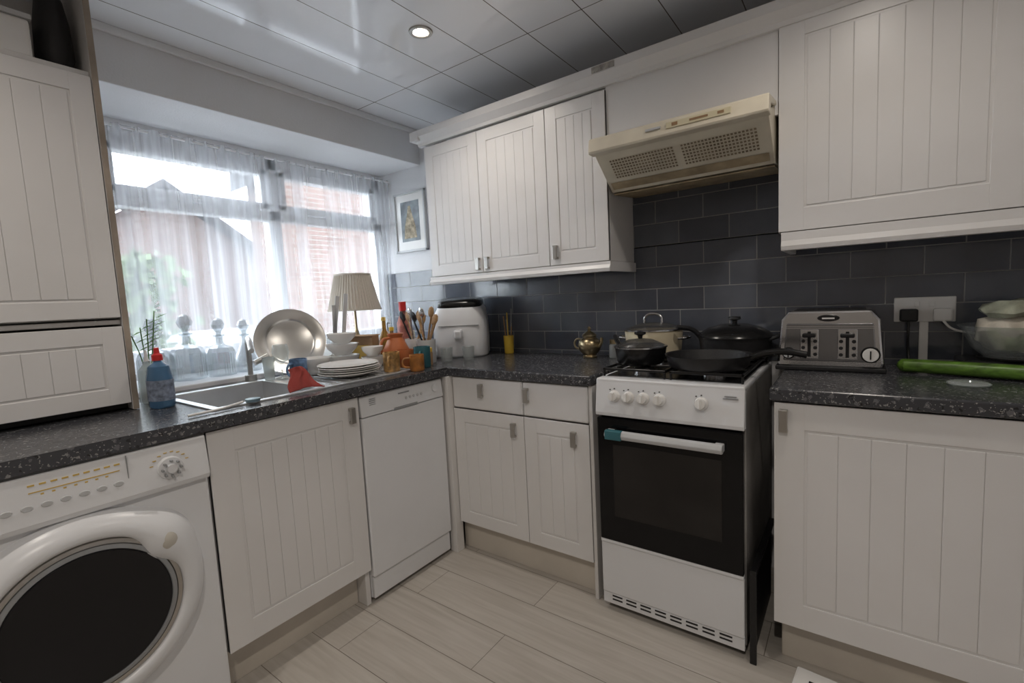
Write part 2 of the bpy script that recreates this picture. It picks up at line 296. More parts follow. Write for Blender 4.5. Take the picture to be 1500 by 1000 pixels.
# ---------------------------------------------------------------- base cabinets
FE=Face('E',.575);FS=Face('S',-.575)
c=G('base_cabinet')
boxes('carcass',[(-.10,.575,-1.637,-1.60,.15,.868),(-.10,.575,-1.12,-1.098,.0,.868),(-.10,.575,-1.637,-1.098,.15,.17),(-.05,-.03,-1.6,-1.12,.17,.868)],'carc',c)
door(FE,-1.637,-1.098,.15,.866,c,fr=.075,n=7);handle(FE,-1.135,.80,c)
box('plinth',.50,.52,-1.637,-1.122,0,.15,'plinth',c)
c=G('base_cabinet')
box('carcass',.62,1.337,-.575,-.02,.15,.868,'carc',c)
boxes('end_strip',[(.575,.62,-.625,-.575,.0,.868)],'carc',c)
for a,b,n in((.622,1.028,4),(1.028,1.337,3)):
    door(FS,a,b,.15,.715,c,fr=.062,n=n)
    boxes('drawer_front',[FS.b(a+.002,b-.002,0,.019,.72,.866)],'door',c,bev=.006)
handle(FS,.80,.81,c);handle(FS,1.05,.81,c);handle(FS,.975,.65,c);handle(FS,1.27,.65,c)
box('plinth',.60,1.337,-.545,-.53,0,.15,'plinth',c)
box('end_panel',1.337,1.352,-.59,-.02,.0,.869,'carc',c)
c=G('base_cabinet')
box('carcass',1.98,3.38,-.575,-.02,.15,.868,'carc',c)
door(FS,1.968,2.60,.15,.866,c,fr=.08,n=6);door(FS,2.60,3.2,.15,.866,c,fr=.08,n=6)
handle(FS,1.995,.81,c,w=.024,h=.07)
box('plinth',1.985,3.38,-.53,-.515,0,.15,'plinth',c)
# ---------------------------------------------------------------- dishwasher
d=G('dishwasher');y0,y1=-1.092,-.637
box('body',0.0,.572,y0,y1,.02,.862,'wht',d)
box('door_panel',.572,.600,y0,y1,.115,.775,'wht',d,bev=.006)
prism('control_panel',[(.572,.778),(.602,.778),(.592,.862),(.572,.862)],y0,y1,'wht',d,axis='y',bev=.004)
box('kick',.572,.588,y0+.003,y1-.003,.02,.110,'wht',d,bev=.003)
boxes('handle_recess',[(.598,.603,-.93,-.80,.776,.786)],'greyp',d,bev=.001)
for i in range(5): cyl('button',.006,.004,'lgrey',d,loc=(.597,-.86+i*.022,.815),rot=(0,math.radians(83),0),n=16)
cyl('dial',.016,.012,'wht',d,loc=(.593,-.69,.825),rot=(0,math.radians(83),0))
boxes('label',[(.5965,.5985,-1.05,-1.02,.845-.008*k,.847-.008*k) for k in range(4)]+[(.596,.598,-.90,-.84,.838,.843)],'greyp',d,bev=0)
boxes('feet',[(.5,.54,y0+.02,y0+.06,0,.02),(.5,.54,y1-.06,y1-.02,0,.02)],'blkm',d)
# ---------------------------------------------------------------- washing machine
wm=G('washing_machine');y0,y1=-2.24,-1.642
box('body',.02,.595,y0,y1,.02,.866,'wht',wm,bev=.008)
boxes('feet',[(.5,.55,y0+.03,y0+.08,0,.02),(.5,.55,y1-.08,y1-.03,0,.02)],'blkm',wm)
prism('control_panel',[(.59,.735),(.612,.735),(.618,.75),(.606,.862),(.59,.864)],y0+.001,y1-.001,'wht',wm,axis='y',bev=.004)
RX=(0,math.pi/2,0);cy,cz=-1.945,.475
vs=[];fs=[];n=120;pr=[(.196,.034),(.199,.048),(.210,.053),(.226,.050),(.244,.038),(.258,.016),(.264,0)]
for j,(r,x) in enumerate(pr):
    for i in range(n):
        a=2*math.pi*i/n;da=math.atan2(math.sin(a-.66),math.cos(a-.66));bl=math.exp(-(da/.33)**2);rr=r+(.020*bl if j>3 else 0);xx=x+(.012*bl if 2<=j<=4 else 0)
        if j<=1: rr-=.034*math.exp(-(da/.26)**2)
        vs.append((.592+xx,cy+rr*math.cos(a),cz+rr*math.sin(a)))
for j in range(len(pr)-1):
    for i in range(n): fs.append([j*n+i,j*n+(i+1)%n,(j+1)*n+(i+1)%n,(j+1)*n+i])
mk('door_ring',vs,fs,'wht',wm,smooth=True)
lathe('inner_ring',[(.180,.040),(.184,.047),(.194,.046),(.199,.030)],'chrome',wm,loc=(.592,cy,cz),rot=RX,n=96,cap=False)
lathe('inner_trim',[(.168,.045),(.171,.050),(.181,.048),(.182,.038)],'greyp',wm,loc=(.592,cy,cz),rot=RX,n=96,cap=False)
lathe('glass_bowl',[(.0,.040),(.04,.041),(.08,.043),(.12,.046),(.150,.049),(.166,.050),(.171,.046),(.173,.03)],'porthole',wm,loc=(.592,cy,cz),rot=RX,n=96,cap=False)
lathe('handle_grip',[(.0,.006),(.014,.005),(.021,.0)],mat('grip_beige',(.55,.52,.46),.4),wm,loc=(.652,cy+.172,cz+.132),rot=RX,n=32,sx=1.1,sy=.9,cap=False)
lathe('dial',[(.0,.022),(.012,.022),(.014,.012),(.030,.010),(.033,.0)],'wht',wm,loc=(.610,-1.74,.795),rot=RX,n=32)
boxes('dial_marks',[(.6105,.6125,-1.74+.045*math.cos(a)-.004,-1.74+.045*math.cos(a)+.004,.795+.045*math.sin(a)-.0012,.795+.045*math.sin(a)+.0012) for a in [i*math.pi/9 for i in range(18)]],'gold',wm,bev=0)
boxes('dial_flutes',[(.622,.6335,-1.74+.022*math.cos(a)-.003,-1.74+.022*math.cos(a)+.003,.795+.022*math.sin(a)-.003,.795+.022*math.sin(a)+.003) for a in [i*math.pi/4 for i in range(8)]],'greyp',wm,bev=.001)
for i in range(7): lathe('button',[(0,.006),(.008,.006),(.010,0)],'lgrey',wm,loc=(.611,-2.06+.034*i,.79),rot=RX,n=20,sx=.7,sy=1.2)
boxes('button_labels',[(.6125,.6145,-2.07+.034*i,-2.05+.034*i,.772,.774) for i in range(7)],'greyp',wm,bev=0)
boxes('led_row',[(.6075,.6095,-2.02+.02*i,-2.02+.02*i+.012,.838,.842) for i in range(9)]+[(.6085,.611,-2.02,-1.85,.822,.8245)]+[(.6085,.6112,-2.0+.02*i,-1.994+.02*i,.814,.818) for i in range(7)],'gold',wm,bev=0)
boxes('drawer_lines',[(.6085,.613,-1.835,-1.833,.745,.858)],'greyp',wm,bev=0)
# ---------------------------------------------------------------- tall worktop unit
t=G('dresser_cabinet');FT=Face('E',.182);ya,yb=-2.45,-1.70
boxes('side_panels',[(-.105,.20,yb,yb+.018,.912,2.30),(-.105,.20,ya-.018,ya,.912,2.30),(-.105,.18,ya,yb,1.200,1.216),(-.105,.18,ya,yb,1.99,2.006),(-.105,-.09,ya,yb,.92,2.29)],'carc',t)
box('edge_strip',.200,.203,yb+.001,yb+.017,.912,2.30,'edge',t,bev=0)
box('base_void',-.09,.15,ya,yb,.913,.93,'blkm',t)
box('inner',-.09,.17,ya+.002,yb-.002,1.22,1.98,'carc',t);box('inner_drawer',-.09,.17,ya+.002,yb-.002,.935,1.19,'carc',t)
door(FT,-2.07,yb-.001,1.222,1.985,t,fr=.055,n=4);door(FT,ya,-2.07,1.222,1.985,t,fr=.055,n=4)
door(FT,-2.07,yb-.001,.935,1.195,t,fr=.055,n=4,name='drawer_front');door(FT,ya,-2.07,.935,1.195,t,fr=.055,n=4,name='drawer_front')
sb=G('storage_box');box('tub',-.02,.16,-1.98,-1.82,2.008,2.12,'ceram',sb,bev=.008);box('tub_lid',-.025,.165,-1.985,-1.815,2.12,2.135,'lgrey',sb)
bb=G('black_bag');lathe('sack',[(0,0),(.06,0),(.085,.05),(.078,.15),(.06,.22),(.03,.27),(0,.28)],'blkm',bb,loc=(.08,-1.755,2.008),n=24,sx=.9,sy=.55)
# ---------------------------------------------------------------- wall cabinets
FW=Face('S',-.281)
c=G('wall_cabinet')
box('carcass',.235,1.31,-.281,-.012,1.36,2.07,'carc',c)
for i,(a,b) in enumerate(((.238,.612),(.612,1.015),(1.015,1.312))): door(FW,a,b,1.36,2.065,c,fr=.058,n=(5,5,4)[i])
handle(FW,.585,1.405,c);handle(FW,.645,1.405,c);handle(FW,1.05,1.42,c)
prism('pelmet',[(-.27,1.315),(-.310,1.315),(-.314,1.33),(-.304,1.345),(-.304,1.358),(-.27,1.358)],.228,1.318,'door',c,bev=.001)
box('end_pelmet',1.300,1.318,-.27,-.012,1.315,1.358,'door',c)
box('bottom_board',.24,1.30,-.27,-.012,1.35,1.36,'carc',c)
c=G('wall_cabinet')
box('carcass',1.945,3.39,-.281,-.012,1.40,2.11,'carc',c)
door(FW,1.945,2.545,1.40,2.108,c,fr=.075,n=7);door(FW,2.545,3.145,1.40,2.108,c,fr=.075,n=7)
prism('pelmet',[(-.27,1.337),(-.306,1.337),(-.310,1.352),(-.304,1.37),(-.304,1.398),(-.27,1.398)],1.955,3.39,'door',c,bev=.001)
box('pelmet_return',1.955,1.975,-.27,-.012,1.337,1.398,'door',c)
box('filler_panel',1.312,1.945,-.290,-.27,1.80,2.09,'door',c)
prism('trim_cornice',[(-.28,2.075),(-.305,2.075),(-.308,2.09),(-.335,2.118),(-.338,2.150),(-.28,2.150)],.20,3.39,'door',bev=.0015)
box('trim_cornice_return',.17,.235,-.338,-.002,2.10,2.150,'door',bev=.003)
box('cornice_label',1.275,1.375,-.3395,-.3378,2.122,2.146,mat('sticker',(.45,.43,.40),.6,var=.5,vscale=60),bev=0)
# ---------------------------------------------------------------- cooker hood
h=G('cooker_hood');hx0,hx1=1.315,1.94
prism('housing',[(-.012,1.67),(-.27,1.645),(-.43,1.765),(-.46,1.765),(-.462,1.772),(-.30,1.83),(-.012,1.83)],hx0+.006,hx1-.006,'cream',h,bev=.003)
prism('fascia',[(-.43,1.762),(-.474,1.762),(-.478,1.770),(-.470,1.815),(-.462,1.822),(-.30,1.845),(-.30,1.83),(-.43,1.80)],hx0,hx1,'cream',h,bev=.003)
prism('grease_tray',[(-.012,1.664),(-.262,1.641),(-.262,1.636),(-.012,1.659)],hx0+.01,hx1-.01,'grime',h,bev=0)
p0=Vector((0,-.415,1.753));p1=Vector((0,-.285,1.655));nrm=Vector((0,-.6,-.8)).normalized()
vs=[];fs=[]
for r in range(7):
    for k in range(44):
        if k in(21,22):continue
        x=hx0+.055+k*.0120;a=p0.lerp(p1,.10+r*.085);b=p0.lerp(p1,.10+r*.085+.048)
        i=len(vs);o=nrm*.0012
        for (xx,pp) in((x,a),(x+.0075,a),(x+.0075,b),(x,b)): vs.append(Vector((xx,pp.y,pp.z))+o*1.6)
        fs.append([i,i+1,i+2,i+3])
mk('slots',vs,fs,'slot',h)
a=p0.lerp(p1,.78);b=p1
o=nrm*.003
vs=[Vector((hx0+.02,a.y,a.z))+o,Vector((hx1-.02,a.y,a.z))+o,Vector((hx1-.02,b.y,b.z))+o,Vector((hx0+.02,b.y,b.z))+o];mk('grimy_strip',vs,[[0,1,2,3]],'grime',h)
boxes('label',[(1.62,1.83,-.4795,-.472,1.785,1.806)],mat('hood_label',(.66,.60,.42),.4),h,bev=.001,)
boxes('label_print',[(1.64,1.66,-.4805,-.4790,1.790,1.801),(1.70,1.76,-.4805,-.4790,1.792,1.799),(1.79,1.81,-.4805,-.4790,1.791,1.800)],'brown',h,bev=0)
boxes('switch',[(1.545,1.60,-.480,-.470,1.792,1.800)],'lgrey',h,bev=.001)
# ---------------------------------------------------------------- cooker
k=G('gas_cooker');x0,x1=1.387,1.893;yf=-.615
boxes('side_shell',[(x0,x0+.01,yf+.01,-.03,.04,.895),(x1-.01,x1,yf+.01,-.03,.04,.895),(x0,x1,-.05,-.03,.04,.895),(x0,x1,yf+.03,-.03,.04,.06)],mat('grey_cooker_side',(.30,.29,.28),.45,var=.5,vscale=5),k)
box('oven_core',x0+.01,x1-.01,yf+.012,-.06,.06,.89,'blkm',k,bev=0)
prism('control_panel',[(yf+.012,.772),(yf-.018,.772),(yf-.020,.785),(yf-.004,.905),(yf+.012,.905)],x0,x1,'wht',k,bev=.003)
box('hob_top',x0,x1,yf-.005,-.03,.893,.909,'wht',k,bev=.005)
box('hob_well',x0+.02,x1-.02,yf+.05,-.05,.909,.912,'blk',k,bev=.001)
box('door_glass',x0+.004,x1-.004,yf-.018,yf+.008,.292,.764,'ovglass',k,bev=.004)
box('door_window',1.452,1.826,yf-.0195,yf-.017,.392,.668,'ovwin',k,bev=.001)
box('door_lower_trim',x0+.004,x1-.004,yf-.017,yf+.005,.280,.292,'wht',k,bev=.002)
box('drawer_front',x0+.003,x1-.003,yf-.012,yf+.006,.075,.280,'wht',k,bev=.004)
box('kick',x0+.003,x1-.003,yf-.008,yf+.01,.03,.073,'wht',k,bev=.002)
boxes('vent_slots',[(x0+.04+i*.055,x0+.08+i*.055,yf-.0095,yf-.006,.047+.014*r,.053+.014*r) for i in range(8) for r in range(2)],'blkm',k,bev=.001)
boxes('feet',[(x0+.02,x0+.05,yf+.03,yf+.06,0,.04),(x1-.05,x1-.02,yf+.03,yf+.06,0,.04),(x0+.02,x0+.05,-.10,-.07,0,.04),(x1-.05,x1-.02,-.1,-.07,0,.04)],'blkm',k)
RS=(math.pi/2,0,0)
hz=.712
prism('oven_handle',[(yf-.035,hz-.016),(yf-.052,hz-.014),(yf-.058,hz),(yf-.052,hz+.014),(yf-.035,hz+.016)],1.435,1.835,'lgrey',k,bev=.003)
boxes('handle_ends',[(1.435,1.462,yf-.045,yf-.012,hz-.013,hz+.013),(1.808,1.835,yf-.045,yf-.012,hz-.013,hz+.013)],'lgrey',k,bev=.003)
box('handle_tape',1.438,1.50,yf-.0595,yf-.034,hz-.0168,hz+.0168,M['teal'],k,bev=.003)
for x in(1.462,1.515,1.570,1.627,1.765):
    lathe('knob',[(.022,0),(.021,.006),(.017,.010),(.016,.024),(.0,.025)],'ceram',k,loc=(x,yf-.013,.847),rot=(math.radians(83),0,0),n=28)
    box('knob_grip',-.004,.004,-.015,.015,.020,.031,'ceram',k,loc=(x,yf-.013,.847),rot=(math.radians(83),0,0))
    boxes('knob_mark',[(x-.002,x+.002,yf-.0145,yf-.010,.873,.876),(x-.018,x-.014,yf-.0165,yf-.012,.869,.872)],'dark',k,bev=0)
boxes('panel_logo',[(1.83,1.875,yf-.0125,yf-.008,.868,.871),(1.835,1.87,yf-.0125,yf-.008,.876,.878)],'greyp',k,bev=0)
for bx in(1.515,1.765):
    for by in(-.46,-.19):
        cyl('burner_ring',.042,.012,'steel',k,loc=(bx,by,.911));cyl('burner_cap',.034,.010,'blk',k,loc=(bx,by,.922))
        for i in range(4):
            a=i*math.pi/2
            box('grate_arm',.022,.115,-.004,.004,.933,.943,'blk',k,loc=(bx,by,0),rot=(0,0,a))
for cx_ in(1.515,1.765):
    boxes('grate_frame',[(cx_-.118,cx_-.110,-.58,-.07,.932,.942),(cx_+.110,cx_+.118,-.58,-.07,.932,.942),(cx_-.118,cx_+.118,-.58,-.572,.932,.942),(cx_-.118,cx_+.118,-.078,-.07,.932,.942),(cx_-.118,cx_+.118,-.329,-.321,.932,.942)]+
      [(cx_+sx,cx_+sx+.008,yy,yy+.008,.910,.934) for sx in(-.118,.110) for yy in(-.58,-.078)],'blk',k)
tr=G('baking_tray');box('plate',1.905,1.912,-.62,-.2,.0,.30,'blkm',tr,bev=.002);boxes('rim',[(1.905,1.925,-.63,-.62,.0,.32),(1.905,1.925,-.62,-.2,.30,.315)],'blk',tr)
# ---------------------------------------------------------------- pans
z=.943
def pan(name,loc,r,h,m='blk',lid=None,handles=(),thick=.004):
    g=G(name,loc)
    lathe('body',[(0,0),(r*.86,0),(r*.93,.008),(r,h),(r+.003,h+.002),(r-thick,h),(r*.9-thick,.010),(0,.006)],m,g,n=48)
    if lid:
        lathe('lid',[(r+.002,h+.003),(r*.9,h+.012),(r*.5,h+.030),(0,h+.036)],lid,g,n=48,cap=False)
        lathe('lid_rim',[(r-.004,h+.001),(r+.004,h+.002),(r+.004,h+.007),(r-.006,h+.009)],'steel',g,n=48,cap=False)
    return g
g=pan('casserole_pot',(1.445,-.155,z),.124,.105,'creampot','lid')
tube('lid_handle',[(-.04,0,.138),(-.035,0,.165),(0,0,.178),(.035,0,.165),(.04,0,.138)],.006,'steel',g)
for s in(-1,1): tube('side_handle',[(s*.112,-.03,.07),(s*.148,-.025,.075),(s*.148,.025,.075),(s*.112,.03,.07)],.006,'steel',g)
g=pan('saucepan',(1.485,-.42,z),.098,.060,'blk','lid')
lathe('lid_knob',[(.008,.094),(.010,.106),(.022,.112),(.022,.120),(0,.124)],'blk',g,n=24)
tube('long_handle',[(-.09,.03,.05),(-.14,.10,.07),(-.18,.17,.085)],.010,'blk',g)
g=pan('frying_pan',(1.745,-.458,z),.142,.045,'blkm')
tube('long_handle',[(.135,.0,.038),(.19,.005,.055),(.245,.0,.060),(.30,-.005,.052)],.011,'blk',g)
g=pan('wok_with_lid',(1.775,-.150,z),.135,.080,'blkm')
lathe('lid',[(.141,.081),(.136,.091),(.10,.115),(.05,.129),(0,.131)],'blk',g,n=48)
lathe('lid_knob',[(.010,.129),(.010,.143),(.024,.149),(.022,.159),(0,.161)],'blkm',g,n=24)
tube('long_handle',[(-.12,-.03,.075),(-.15,-.05,.11),(-.20,-.09,.125)],.010,'blkm',g)
tube('loop_handle',[(.125,-.03,.07),(.150,-.02,.08),(.150,.03,.08),(.125,.04,.07)],.008,'blkm',g)
g=G('brass_pot',(1.115,-.125,.911));lathe('body',[(0,0),(.034,0),(.036,.006),(.030,.014),(.050,.035),(.058,.06),(.050,.085),(.032,.098),(.034,.104),(.036,.108),(.030,.118),(.012,.128),(.006,.134),(.010,.142),(.004,.152),(0,.153)],'brass',g,n=40)
tube('spout',[(.045,-.01,.05),(.07,-.02,.07),(.075,-.02,.10)],.007,'brass',g);tube('handle',[(-.035,0,.09),(-.075,.0,.085),(-.078,0,.05),(-.05,0,.04)],.005,'brass',g)
g=G('spice_jar',(1.235,-.10,.911));lathe('jar',[(0,0),(.026,0),(.028,.004),(.028,.06),(.022,.068)],'clear',g,n=28);cyl('cap',.024,.02,'brass',g,loc=(0,0,.068))
# ---------------------------------------------------------------- toaster
g=G('toaster',(2.092,-.140,.911));W,D,H=.155,.105,.212
prism('body',[(-W+.006,.012),(W-.006,.012),(W,.03),(W-.012,H-.03),(W-.035,H),(-W+.035,H),(-W+.012,H-.03),(-W,.03)],-D,D,'steel',g,axis='y',bev=.008)
box('base',-W-.006,W+.006,-D-.006,D+.006,0,.016,'blkm',g,bev=.004)
prism('front_bezel',[(-W+.02,.035),(W-.02,.035),(W-.03,H-.045),(-W+.03,H-.045)],-D-.006,-D+.001,mat('toaster_front_grey',(.26,.26,.27),.2,.95),g,axis='y',bev=.003)
boxes('slots',[(-W+.05,W-.05,-.07+i*.042,-.052+i*.042,H-.002,H+.0015) for i in range(4)],'blk',g,bev=0)
boxes('front_ribs',[(-W+.028,W-.028,-D-.0075,-D-.004,.150+.006*i,.1525+.006*i) for i in range(2)],'steel',g,bev=0)
for sx in(-.055,.055):
    box('lever_plate',sx-.028,sx+.028,-D-.0095,-D-.005,.043,.148,'steel',g,bev=.003)
    box('lever_slot',sx-.005,sx+.005,-D-.0105,-D-.005,.05,.14,'blk',g,bev=.001)
    boxes('lever',[(sx-.020,sx+.020,-D-.030,-D-.012,.120,.134),(sx-.004,sx+.004,-D-.014,-D-.004,.122,.132)],'blk',g,bev=.004)
    for zz in(.060,.083,.106):
        for s in (-1,1): cyl('button',.006,.008,'blkm',g,loc=(sx+s*.018,-D-.005,zz),rot=RS,n=20)
for sx,r in((.118,.022),(-.118,.016)):
    cyl('dial_bezel',r+.005,.006,'blk',g,loc=(sx,-D-.005,.062),rot=RS);cyl('dial',r,.016,'ceram' if sx>0 else 'lgrey',g,loc=(sx,-D-.005,.062),rot=RS)
    box('dial_pointer',-.002,.002,-.014,.014,.016,.019,'blk',g,bev=0,loc=(sx,-D-.005,.062),rot=RS)
lathe('badge',[(0,.005),(.022,.005),(.024,0)],'blk',g,loc=(0,-D-.001,H-.026),rot=RS,n=32,sx=1.35,sy=.5)
box('badge_print',-.018,.018,-D-.0075,-D-.005,H-.029,H-.024,'ceram',g,bev=0)
# ---------------------------------------------------------------- socket
g=G('wall_socket');box('plate',2.28,2.445,-.019,-.0095,1.065,1.152,'ceram',g,bev=.003)
boxes('rockers',[(2.335,2.35,-.023,-.018,1.118,1.138),(2.375,2.39,-.023,-.018,1.118,1.138)],'ceram',g)
box('plug_black',2.295,2.345,-.055,-.0195,1.068,1.112,'blkm',g,bev=.006);box('plug_white',2.385,2.435,-.05,-.0195,1.068,1.112,'ceram',g,bev=.006)
tube('cord_black',[(2.32,-.045,1.07),(2.318,-.06,1.03),(2.32,-.05,.97),(2.33,-.06,.925),(2.36,-.05,.917)],.004,'cable',g)
tube('cord_white',[(2.41,-.045,1.07),(2.43,-.06,1.045),(2.48,-.06,1.03),(2.53,-.05,1.02)],.004,'ceram',g)
box('conduit',2.350,2.375,-.022,-.0095,.911,1.065,'ceram',g)
# ---------------------------------------------------------------- right side items
g=G('cucumber');pts=[(2.30,-.205,.936),(2.38,-.225,.936),(2.48,-.255,.936),(2.60,-.295,.936)];tube('fruit',pts,.022,'green',g)
lathe('tip',[(.022,0),(.019,.010),(.010,.018),(0,.021)],'green',g,loc=(2.301,-.2052,.936),rot=(0,-math.pi/2,math.radians(-12)),n=20)
g=G('kitchen_scale');box('base',2.44,2.72,-.19,-.03,.911,.955,'blk',g,bev=.01);cyl('dish',.09,.008,'blk',g,loc=(2.575,-.11,.955))
g=G('plastic_bowl',(2.565,-.152,.964));lathe('bowl',[(0,0),(.07,0),(.10,.03),(.125,.09),(.135,.10),(.128,.10),(.118,.088),(.094,.033),(.066,.005),(0,.005)],'film',g,n=48)
def lump(name,prof,m,par,loc,sx,sy,amp):
    o=lathe(name,prof,m,par,loc=loc,n=48,sx=sx,sy=sy)
    for v in o.data.vertices:
        x,y,z_=v.co
        v.co.x+=amp*math.sin(z_*90+y*70);v.co.y+=amp*math.sin(x*80+1);v.co.z+=amp*.9*math.sin(x*70+y*85)
lump('loaf',[(0,.018),(.05,.020),(.07,.03),(.092,.055),(.098,.085),(.085,.112),(.05,.128),(.02,.132),(0,.132)],'bread',g,(0,0,0),.95,.85,.006)
lump('greens_bag',[(0,0),(.045,.004),(.07,.012),(.082,.026),(.07,.040),(.045,.05),(.02,.054),(0,.054)],'greenveg',g,(.01,-.01,.118),1.15,.85,.008)
g=G('glass_coaster',(2.43,-.38,.911));lathe('disc',[(0,0),(.045,0),(.048,.004),(.040,.009),(0,.007)],'clear',g,n=36)
g=G('floor_box',(2.12,-.66,0),-.1);box('tray',-.09,.09,-.16,.05,.0,.035,'ceram',g,bev=.006);boxes('marks',[(-.06,-.02,-.13,-.10,.035,.0362),(.01,.05,-.10,-.05,.035,.0362),(-.05,-.02,-.05,0,.035,.0362)],'blk',g,bev=0)
# ---------------------------------------------------------------- air fryer
g=G('air_fryer',(.345,-.195,.911),math.radians(35))
vs=[];fs=[];n=40;prof=[(0,.96),(.012,1.0),(.10,1.02),(.20,.99),(.255,.93),(.285,.82)]
def sq(a,rx,ry,p=.45):
    c,s=math.cos(a),math.sin(a);return (rx*abs(c)**p*(1 if c>=0 else -1),ry*abs(s)**p*(1 if s>=0 else -1))
for z_,k_ in prof:
    for i in range(n):
        x,y=sq(2*math.pi*i/n,.150*k_,.145*k_);vs.append((x,y,z_+ (y*.10 if z_>.2 else 0)))
for j in range(len(prof)-1):
    for i in range(n): fs.append([j*n+i,j*n+(i+1)%n,(j+1)*n+(i+1)%n,(j+1)*n+i])
fs.append(list(range(n)));ob=mk('body',vs,fs,'wht',g,smooth=True)
vs=[]
for z_,k_ in((.280,.83),(.312,.80),(.322,.68)):
    for i in range(n):
        x,y=sq(2*math.pi*i/n,.150*k_,.145*k_);vs.append((x,y,z_+y*.10))
fs=[[j*n+i,j*n+(i+1)%n,(j+1)*n+(i+1)%n,(j+1)*n+i] for j in range(2) for i in range(n)]+[list(range(n))]+[[2*n+i for i in range(n)]]
mk('top_panel',vs,fs,'blk',g,smooth=True)
box('drawer_seam',-.11,.11,-.1485,-.14,.172,.176,'greyp',g,bev=0);box('drawer_handle',-.022,.022,-.21,-.14,.105,.155,'wht',g,bev=.012,seg=4)
box('handle_inset',-.012,.012,-.212,-.208,.115,.145,'lgrey',g,bev=.002)
g=G('utensil_cup',(.585,-.075,.911));lathe('cup',[(0,0),(.024,0),(.026,.004),(.029,.10),(.027,.10),(.023,.006),(0,.006)],'yel',g,n=28)
for i in range(6):
    a=i*1.3;tube('skewer',[(.01*math.cos(a),.01*math.sin(a),.01),(.024*math.cos(a),.024*math.sin(a),.15+.02*i)],.003,('wood','yel','greyp')[i%3],g)
for i,(px,py) in enumerate(((.45,-.44),(.53,-.36))):
    g=G('drinking_glass',(px,py,.911));lathe('tumbler',[(0,.0),(.028,0),(.033,.07),(.031,.07),(.026,.006),(0,.006)],'film',g,n=28)
# ---------------------------------------------------------------- picture
g=G('picture_frame');a,b,z0,z1=-.37,-.075,1.56,1.95
boxes('frame',[(a,b,-.022,-.001,z0,z0+.014),(a,b,-.022,-.001,z1-.014,z1),(a,a+.014,-.022,-.001,z0,z1),(b-.014,b,-.022,-.001,z0,z1)],'lgrey',g,bev=.002)
box('mount',a+.01,b-.01,-.012,-.002,z0+.01,z1-.01,'ceram',g,bev=0)
box('print',a+.06,b-.06,-.0135,-.011,z0+.07,z1-.06,mat('print_blue',(.34,.38,.41),.7,var=.5,vscale=12),g,bev=0)
prism('print_figure',[(-.285,1.65),(-.165,1.65),(-.175,1.73),(-.20,1.80),(-.215,1.86),(-.235,1.86),(-.25,1.80),(-.275,1.73)],-.0145,-.0132,mat('print_ochre',(.50,.42,.30),.7,var=.6,vscale=40),g,axis='y',bev=0)
# ---------------------------------------------------------------- sink-side clutter
def decanter(loc,s=1,kind=0,rz=.3):
    g=G('glass_decanter',loc,rz)
    if kind==0:
        # square cut-glass body
        P=[(.0,.0),(.052,.0),(.056,.006),(.056,.100),(.048,.118),(.020,.130)]
        lathe('bottle',[(r*s,z*s) for r,z in P],'glass',g,n=8,smooth=False,cap=False)
        boxes('cut_ribs',[(a*s-.001,a*s+.001,-.0535*s,-.0515*s,.012*s,.095*s) for a in (-.02,-.01,0,.01,.02)]+[(.0515*s,.0535*s,a*s-.001,a*s+.001,.012*s,.095*s) for a in (-.02,-.01,0,.01,.02)],'film',g,bev=0)
    else:
        P=[(0,0),(.060,0),(.064,.01),(.058,.045),(.035,.09),(.018,.130)]
        lathe('bottle',[(r*s,z*s) for r,z in P],'glass',g,n=36,cap=False)
    lathe('neck',[(.020*s,.130*s),(.014*s,.140*s),(.014*s,.162*s),(.022*s,.168*s),(.022*s,.172*s),(.012*s,.172*s)],'glass',g,n=24,cap=False)
    lathe('stopper',[(0,.165*s),(.010*s,.166*s),(.011*s,.185*s),(.022*s,.200*s),(.026*s,.215*s),(.018*s,.235*s),(0,.245*s)],'glass',g,n=8,smooth=False)
decanter((-.25,-1.49,.931),1.15);decanter((-.24,-1.37,.931),1.2,0,.5);decanter((-.22,-1.245,.931),1.1,0,.2);decanter((-.26,-1.115,.931),1.05,1)
g=G('washing_up_bottle',(.245,-1.630,.911));lathe('bottle',[(0,0),(.044,0),(.049,.006),(.049,.10),(.040,.14),(.016,.155),(.014,.165),(0,.165)],'blue',g,n=32,sx=1,sy=.75)
lathe('cap',[(0,.160),(.016,.160),(.016,.178),(.009,.184),(.007,.203),(0,.205)],'red',g,n=24)
lathe('label',[(.0498,.025),(.0498,.095)],mat('label_blue',(.25,.30,.40),.5,var=.6,vscale=60),g,n=32,sx=1,sy=.755,cap=False)
g=G('soap_dispenser',(.10,-1.62,.911));lathe('bottle',[(0,0),(.030,0),(.032,.006),(.030,.12),(.012,.14),(.012,.15),(0,.15)],'clear',g,n=28);lathe('pump',[(0,.15),(.010,.15),(.006,.16),(.004,.19),(0,.19)],'ceram',g,n=20)
g=G('plant_sprig',(-.02,-1.59,.911));cyl('vase',.022,.10,'clear',g)
for i in range(4):
    a=-.5+i*.4;tube('stem',[(0,0,.02),(.01*i,.02*a,.15),(.03*math.cos(i),.08*a,.24+.03*i)],.002,'leaf',g)
    for j in range(4):
        c0=Vector((.03*math.cos(i)*(.5+j*.15),.08*a*(.4+j*.2),.15+.03*j+.02*i));mk('leaf',[c0,c0+Vector((.01,.02,.012)),c0+Vector((0,.045,.02)),c0+Vector((-.01,.02,.012))],[[0,1,2,3]],'leaf',g)
g=G('silver_platter',(-.045,-1.0,1.065));lathe('dish',[(0,.0),(.10,0),(.108,.004),(.115,.010),(.155,.016),(.160,.018),(.160,.014),(.112,.006),(.104,-.004),(0,-.004)],mat('polished_platter',(.74,.73,.70),.26,1,var=.05),g,rot=(0,math.radians(72),math.radians(-22)),n=64)
